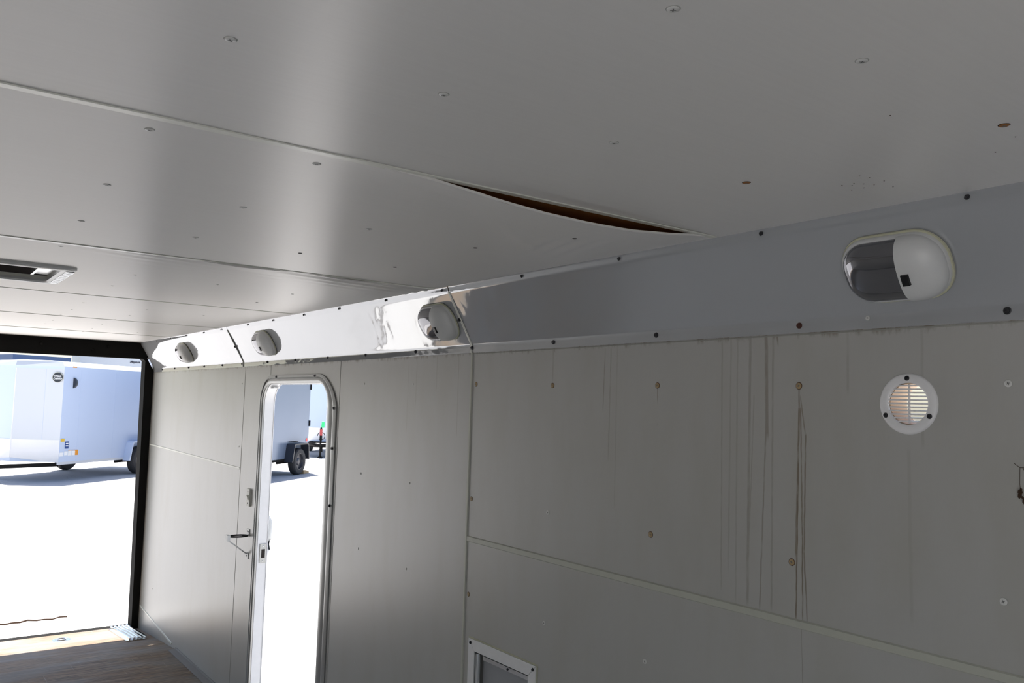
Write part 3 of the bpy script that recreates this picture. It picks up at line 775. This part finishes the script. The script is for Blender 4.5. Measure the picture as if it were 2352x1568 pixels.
# ------------------------------------------------------------------ ramp door lowered outside
rm = thing('ramp_door', 'pale lowered ramp door outside the rear opening, in full sun', 'ramp', mat=Matrix.Translation((.24, 6.68, -.115)))
b = MB()
n_ = 40; back = []
for k in range(n_ + 1):
    x = XL + .03 + (1.40 - XL - .03) * k / n_
    back.append((x, 8.42 + .02 * math.sin(k * 1.3) + .015 * math.sin(k * 3.1)))
top = [Vector((XL + .03, 6.79, -.135))] + [Vector((x, y, -.42)) for x, y in back] + [Vector((1.45, 8.05, -.36)), Vector((1.47, 6.79, -.135))]
b.prism(top, (0, .004, -.022)); rel(b.obj('deck', M['ramp']), rm)
b = MB(); b.tube([(XL + .05, 6.785, -.155), (1.46, 6.785, -.155)], .010, 10); rel(b.obj('hinge', M['black']), rm)
b = MB(); b.tube([(x, y + .012, -.412) for x, y in back], [.016 - .010 * k / n_ + .004 * math.sin(k * 1.7) * (1 - k / n_) for k in range(n_ + 1)], 8); rel(b.obj('edge_shadow_strip', M['debris'], None, 40), rm)  # dark strip stands in for the shadow gap at the ramp's far edge

# ------------------------------------------------------------------ trailers parked outside
def wheel(parent, x, y, r, w_, rimmat, out):
    t = link('wheel', MB().lathe([(r * .62, -w_ / 2), (r * .90, -w_ / 2), (r * .97, -w_ * .40), (r, -w_ * .25), (r, w_ * .25), (r * .97, w_ * .40), (r * .90, w_ / 2), (r * .62, w_ / 2), (r * .62, -w_ / 2)], 40).mesh('wheel', M['tyre'], smooth=35), parent)
    t.matrix_local = frame((x, y, r), (1, 0, 0), (0, 0, 1), (0, -1 if out < 0 else 1, 0))
    b = MB(); b.lathe([(r * .63, w_ * .05), (r * .63, w_ * .46), (r * .57, w_ * .46), (r * .52, w_ * .18), (r * .30, w_ * .16), (r * .22, w_ * .30), (r * .10, w_ * .32)], 30)
    rim = b.obj('rim', rimmat, t, 40)
    for k in range(5):
        a = k * 2 * math.pi / 5
        put(MB().lathe([(r * .05, 0), (r * .05, .012), (r * .02, .016)], 8).mesh('lug_nut', M['chrome']), Matrix.Translation((r * .20 * math.cos(a), r * .20 * math.sin(a), w_ * .31)), rim, 'lug_nut') if False else None
    return t
def trailer(origin, heading, L, W, z0, z1, nose, wheel_x, label, name='cargo_trailer', skin='bodyblue', rail='bodywhite', fend='bodyblue', rimm='rim', wheel_r=.355, nose_lit_skin=None, guard=True, tongue=True, wy=-.05, cap=True):
    a = Vector((math.sin(heading), math.cos(heading), 0)); bb = Vector((-a.y, a.x, 0))
    t = thing(name, label, 'trailer', 'cargo trailers parked outside', frame((origin[0], origin[1], ZG), a, bb, (0, 0, 1)))
    rail_h = .17
    foot = [(0, 0), (L, 0), (L, W), (0, W), (-nose, W / 2)]
    b = MB(); b.prism([(x, y, z0) for x, y in foot], (0, 0, z1 - rail_h - z0)); b.obj('body', M[skin], t)
    b = MB(); b.prism([(x * 1.0 + (-.004 if x < .1 else .004), y + (-.004 if y < .1 else .004 if y > W - .1 else 0), z1 - rail_h) for x, y in foot], (0, 0, rail_h * .4)); b.obj('roof_rail', M[skin], t)
    rr = [(x + (-.02 if x < .1 else .01), y + (-.012 if y < .1 else .012 if y > W - .1 else 0)) for x, y in foot]
    b = MB(); b.loft([[Vector((x, y, z1 - rail_h * .62)) for x, y in rr], [Vector((x * .98 + .03, y * .92 + W * .04, z1)) for x, y in rr], [Vector((x * .9 + .2, y * .5 + W * .25, z1 + .03)) for x, y in rr]]) if cap else b.box(0, L, 0, W, z1 - rail_h, z1); b.obj('roof_cap', M[rail], t)
    # near nose panel, reflected brightness put into its lighter skin; stone guard, corner trim
    v0, v1 = Vector((0, 0, 0)), Vector((-nose, W / 2, 0)); d = (v1 - v0).normalized(); nn = Vector((-d.y, d.x, 0))
    if nn.x > 0: nn = -nn
    if nose_lit_skin:
        for q0, q1, no, nm in ((v0, v1, nn, nose_lit_skin), ):
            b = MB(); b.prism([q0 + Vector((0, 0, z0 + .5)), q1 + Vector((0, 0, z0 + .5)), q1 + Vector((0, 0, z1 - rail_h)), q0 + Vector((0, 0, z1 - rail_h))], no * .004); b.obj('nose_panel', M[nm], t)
            b = MB(); b.prism([q0.lerp(q1, .37) + no * .004 + Vector((0, 0, z0 + .5)), q0.lerp(q1, .374) + no * .004 + Vector((0, 0, z0 + .5)), q0.lerp(q1, .374) + no * .004 + Vector((0, 0, z1 - rail_h)), q0.lerp(q1, .37) + no * .004 + Vector((0, 0, z1 - rail_h))], no * .0025); b.obj('nose_seam', M['bodyblue'], t)
    if guard:
        gh = .50
        for q0, q1, no in ((v0, v1, nn), (Vector((0, W, 0)), v1, Vector((nn.x, -nn.y, 0)))):
            b = MB(); b.prism([q0 + Vector((0, 0, z0 - .01)), q1 + Vector((0, 0, z0 + .09)), q1 + Vector((0, 0, z0 + gh)), q0 + Vector((0, 0, z0 + gh))], no * .006); b.obj('stone_guard', M['diamond'], t)
        b = MB(); b.prism([v1 + Vector((.055, -.075, z0 + .1)), v1 + Vector((-.012, 0, z0 + .1)), v1 + Vector((.055, .075, z0 + .1)), v1 + Vector((.06, 0, z0 + .1))], (0, 0, z1 - rail_h - z0 - .1)); b.obj('corner_trim', M['diamond'], t)
    b = MB(); b.box(0, L, .0, .04, z0 - .06, z0); b.box(0, L, W - .04, W, z0 - .06, z0); b.obj('chassis_rail', M['bodywhite' if skin == 'bodyblue' else 'black'], t)
    b = MB(); b.box(wheel_x - .04, wheel_x + .04, .0, W, wheel_r - .04, wheel_r + .04); b.box(wheel_x - .6, wheel_x + .2, .15, .20, z0 - .14, z0 - .02); b.box(wheel_x - .6, wheel_x + .2, W - .20, W - .15, z0 - .14, z0 - .02); b.obj('axle', M['black'], t)
    for yy, out in ((wy, -1), (W - wy, 1)):
        wheel(t, wheel_x, yy, wheel_r, .20, M[rimm], out)
        # fender: flat topped hood over the wheel
        s_ = out
        y_in, y_out = (0.0, wy - .13) if out < 0 else (W, W - wy + .13)
        R = wheel_r + .10
        arc = [(-.54, .36), (-.43, .80), (-.39, .84), (.37, .84), (.41, .80), (.47, .40)]
        b = MB()
        ring_o = [Vector((wheel_x + x, 0, z)) for x, z in arc]
        th = .02
        rings = []
        for i, p in enumerate(ring_o):
            cen = Vector((wheel_x, 0, wheel_r)); inn = p + (cen - p).normalized() * th
            rings.append([Vector((p.x, y_in, p.z)), Vector((p.x, y_out, p.z)), Vector((inn.x, y_out, inn.z)), Vector((inn.x, y_in, inn.z))])
        b.loft(rings)
        rim_w = .035 * out
        rings = []
        for p in ring_o:
            cen = Vector((wheel_x, 0, wheel_r)); inn = p + (cen - p).normalized() * .045
            rings.append([Vector((p.x, y_out, p.z)), Vector((p.x, y_out + .012 * out, p.z)), Vector((inn.x, y_out + .012 * out, inn.z)), Vector((inn.x, y_out, inn.z))])
        b.loft(rings)
        b.obj('fender', M[fend], t)
    if tongue:
        tip = Vector((-nose - 1.25, W / 2, z0 - .03))
        b = MB()
        for q in (Vector((.25, .22, z0 - .03)), Vector((.25, W - .22, z0 - .03))):
            dd = (tip - q).normalized(); sd = Vector((-dd.y, dd.x, 0)) * .03
            b.prism([q + sd, q - sd, tip - sd, tip + sd], (0, 0, -.085))
        b.obj('tongue', M['black'], t)
        b = MB(); b.box(tip.x - .18, tip.x + .05, tip.y - .04, tip.y + .04, tip.z - .08, tip.z + .02); b.bevel(.015); b.obj('coupler', M['black'], t)
    b = MB(); b.box(L, L + .012, .05, W - .05, z0, z1 - rail_h); b.obj('rear_door', M[skin], t)
    return t, a, bb, nn, d

HA = math.radians(48.7)
T1, a1, b1, n1, d1 = trailer((3.17, 21.5), HA, 4.4, 2.04, .44, 2.72, .30, 2.74, 'silver cargo trailer with reflection-brightened nose, round badge and silver fender, seen through the rear opening', nose_lit_skin='bodywhite')
# badge, marker lights, vent scoop, stickers on the first trailer
MI = Matrix.Identity(4)
bd = Vector((0, 0, 2.36)) + d1 * .13
FM = frame(bd + n1 * .012, -d1, (0, 0, 1), n1)
b = MB(); b.lathe([(.115, 0), (.115, .006), (.108, .009)], 36, FM); bdg = b.obj('badge', M['badge'], T1); bdg['label'] = 'round black badge reading WELLS CARGO'
b = MB(); rg = [[FM @ Vector((r * math.cos(2 * math.pi * i / 36), r * math.sin(2 * math.pi * i / 36), h)) for i in range(36)] for r, h in ((.112, .008), (.112, .012), (.120, .012), (.120, .0))]; rg.append(rg[0]); b.loft(rg, cap=False); b.obj('badge_ring', M['chrome'], bdg)
for txt, dz in (('WELLS', .024), ('CARGO', -.030)):
    o = link('lettering', text_mesh('lettering', txt, .058, M['lettering'], .002, 0, .0015), bdg); o.matrix_local = FM @ Matrix.Translation((0, dz, .012)) @ Matrix.Scale(.92, 4, (1, 0, 0))
b = MB()
rg = []
for k in range(9):
    q = math.pi / 2 * k / 8; rr_ = .115 * math.cos(q) + .0
    rg.append([Vector((.30 + .14 * math.cos(th) * math.cos(q) if math.cos(th) > 0 else .30, -.07 * math.sin(q), 2.245 + .125 * math.sin(th) * math.cos(q))) for th in [(-90 + 12 * j) * math.pi / 180 for j in range(16)]])
b.loft(rg); sc_ = b.obj('vent_scoop', M['badge'], T1, 40); sc_['label'] = 'black half-round side vent scoop'
b = MB(); b.box(.25, .37, -.018, 0, 2.60, 2.625); b.obj('marker_light', M['amber'], T1)
for name, x0, x1, z0, z1, mt_ in (('sticker', .03, .14, .90, .97, 'yellow'), ('sticker', .17, .28, .74, .90, 'navy'), ('sticker', .16, .26, .59, .68, 'lettering'), ('sticker', .28, .38, .58, .69, 'lettering'), ('sticker', .40, .50, .58, .68, 'lettering'), ('marker_light', .50, .60, .58, .70, 'amber'), ('sticker', .02, .13, .57, .66, 'lettering')):
    b = MB(); b.box(x0, x1, -.010, .001, z0, z1); b.obj(name, M[mt_], T1)
b = MB(); b.box(.185, .265, -.0125, -.010, .845, .868); b.box(.185, .265, -.0125, -.010, .79, .815); b.obj('sticker_lines', M['lettering'], T1)
b = MB(); b.box(.28, .50, -.0125, -.010, .692, .70); b.obj('sticker_stripe', M['amber'], T1)
for k in range(3):
    b = MB(); x_ = .55 + k * 1.22
    b.box(x_, x_ + .010, -.003, .001, .45, 2.56); b.obj('skin_seam', M['bodyblue'], T1)

wheel2 = Vector((8.95, 21.8, 0)); ba = Vector((math.sin(HA), math.cos(HA), 0)); bn = Vector((-ba.y, ba.x, 0))
o2 = wheel2 - ba * 3.18 + bn * .10
T2, *_ = trailer((o2.x, o2.y), HA, 4.02, 2.04, .44, 2.75, .30, 3.18, 'grey cargo trailer with black fender, seen through the side door', skin='bodygrey', rail='bodygrey', fend='fenderk', rimm='rimk', wy=-.10)
b = MB(); b.box(3.86, 3.94, -.010, .001, .86, .95); b.obj('marker_light', M['red'], T2)
for z in (1.28, 2.30):
    b = MB(); b.box(4.0, 4.055, -.025, .02, z, z + .16); b.bevel(.004); b.obj('hinge', M['black'], T2)
b = MB(); b.box(2.85, 3.35, -.03, 0, .875, .89); b.obj('fender_strip', M['black'], T2)
ck = MB(); P = wheel2 + ba * .42 - bn * .02
ck.prism([(-.16, -.07, 0), (.16, -.07, 0), (.16, -.07, .05), (-.05, -.07, .10), (-.16, -.07, .10)], (0, .14, 0), frame((P.x, P.y, ZG), ba, bn, (0, 0, 1)))
tag(ck.obj('wheel_chock', M['wood']), 'brown wooden chock behind the wheel of the grey trailer', 'wheel chock')

H3 = math.radians(33)
a3 = Vector((math.sin(H3), math.cos(H3), 0)); n3 = Vector((-a3.y, a3.x, 0))
jack = Vector((12.3, 27.9, 0)); vtx = jack + a3 * 1.05
o3 = vtx + a3 * .30 - n3 * 1.02
T3, *_ = trailer((o3.x, o3.y), H3, 4.4, 2.04, .52, 2.75, .30, 2.7, 'pale trailer nose with jack and tongue, behind the grey trailer through the side door', skin='bodyblue', rail='bodywhite')
b = MB(); b.lathe([(.035, .05), (.035, .62), (.045, .62), (.045, 1.02), (.03, 1.02), (.03, 1.06)], 14, Matrix.Translation((-1.35, 1.02, 0))); jk = b.obj('jack', M['black'], T3, 40)
b = MB(); b.lathe([(.047, .78), (.047, 1.0)], 14, Matrix.Translation((-1.35, 1.02, 0))); b.obj('jack_sleeve', M['redtube'], jk)
b = MB(); b.box(-1.43, -1.27, .94, 1.10, 0, .03); b.lathe([(.055, .0), (.055, .06)], 14, Matrix.Translation((-1.35, 1.02, 0))); b.obj('jack_foot', M['black'], jk)
b = MB(); b.lathe([(.05, 1.06), (.055, 1.07), (.055, 1.26), (.03, 1.28)], 10, Matrix.Translation((-1.35, 1.02, 0)) @ Matrix.Rotation(.05, 4, 'X')); b.obj('green_tape', M['green'], jk)
b = MB(); b.tube([(-1.30, 1.02 + .13 * math.cos(k * .4), .76 + .13 * math.sin(k * .4)) for k in range(14)], .012, 6); b.obj('cable', M['black'], T3, 40)
b = MB(); b.box(-1.25, -.2, .55, 1.5, .36, .42); b.box(-1.30, -1.12, .98, 1.06, .20, .45); b.obj('tongue_crossbar', M['black'], T3)

# farther trailers showing above the first one
def far(px, depth_y): return px
H4 = math.radians(157.7); a4 = Vector((math.sin(H4), math.cos(H4), 0)); c4 = Vector((3.35, 33.8, 0)) - a4 * 5.0
T4, *_ = trailer((c4.x, c4.y), H4, 5.0, 2.1, .6, 3.31, .35, 3.2, 'tall navy trailer rising behind the silver trailer, at the left edge of the photo', skin='bodynavy', rail='bodynavy', fend='fenderk', rimm='rimk', guard=False, tongue=False, cap=False)
H5 = math.radians(100)
T5, *_ = trailer((5.9, 36.6), H5, 5.6, 2.3, .6, 3.75, .3, 3.6, 'tall white trailer behind the silver one, small dark italic lettering near its roof', skin='bodywhite', rail='bodywhite', fend='bodywhite', guard=False, tongue=False)
o = link('lettering', text_mesh('lettering', 'Mspace', .125, M['inkblack'], .004, .3, .003), T5); o.matrix_local = frame((1.98, -.012, 3.335), (1, 0, 0), (0, 0, 1), (0, -1, 0))
o['label'] = 'dark italic lettering'
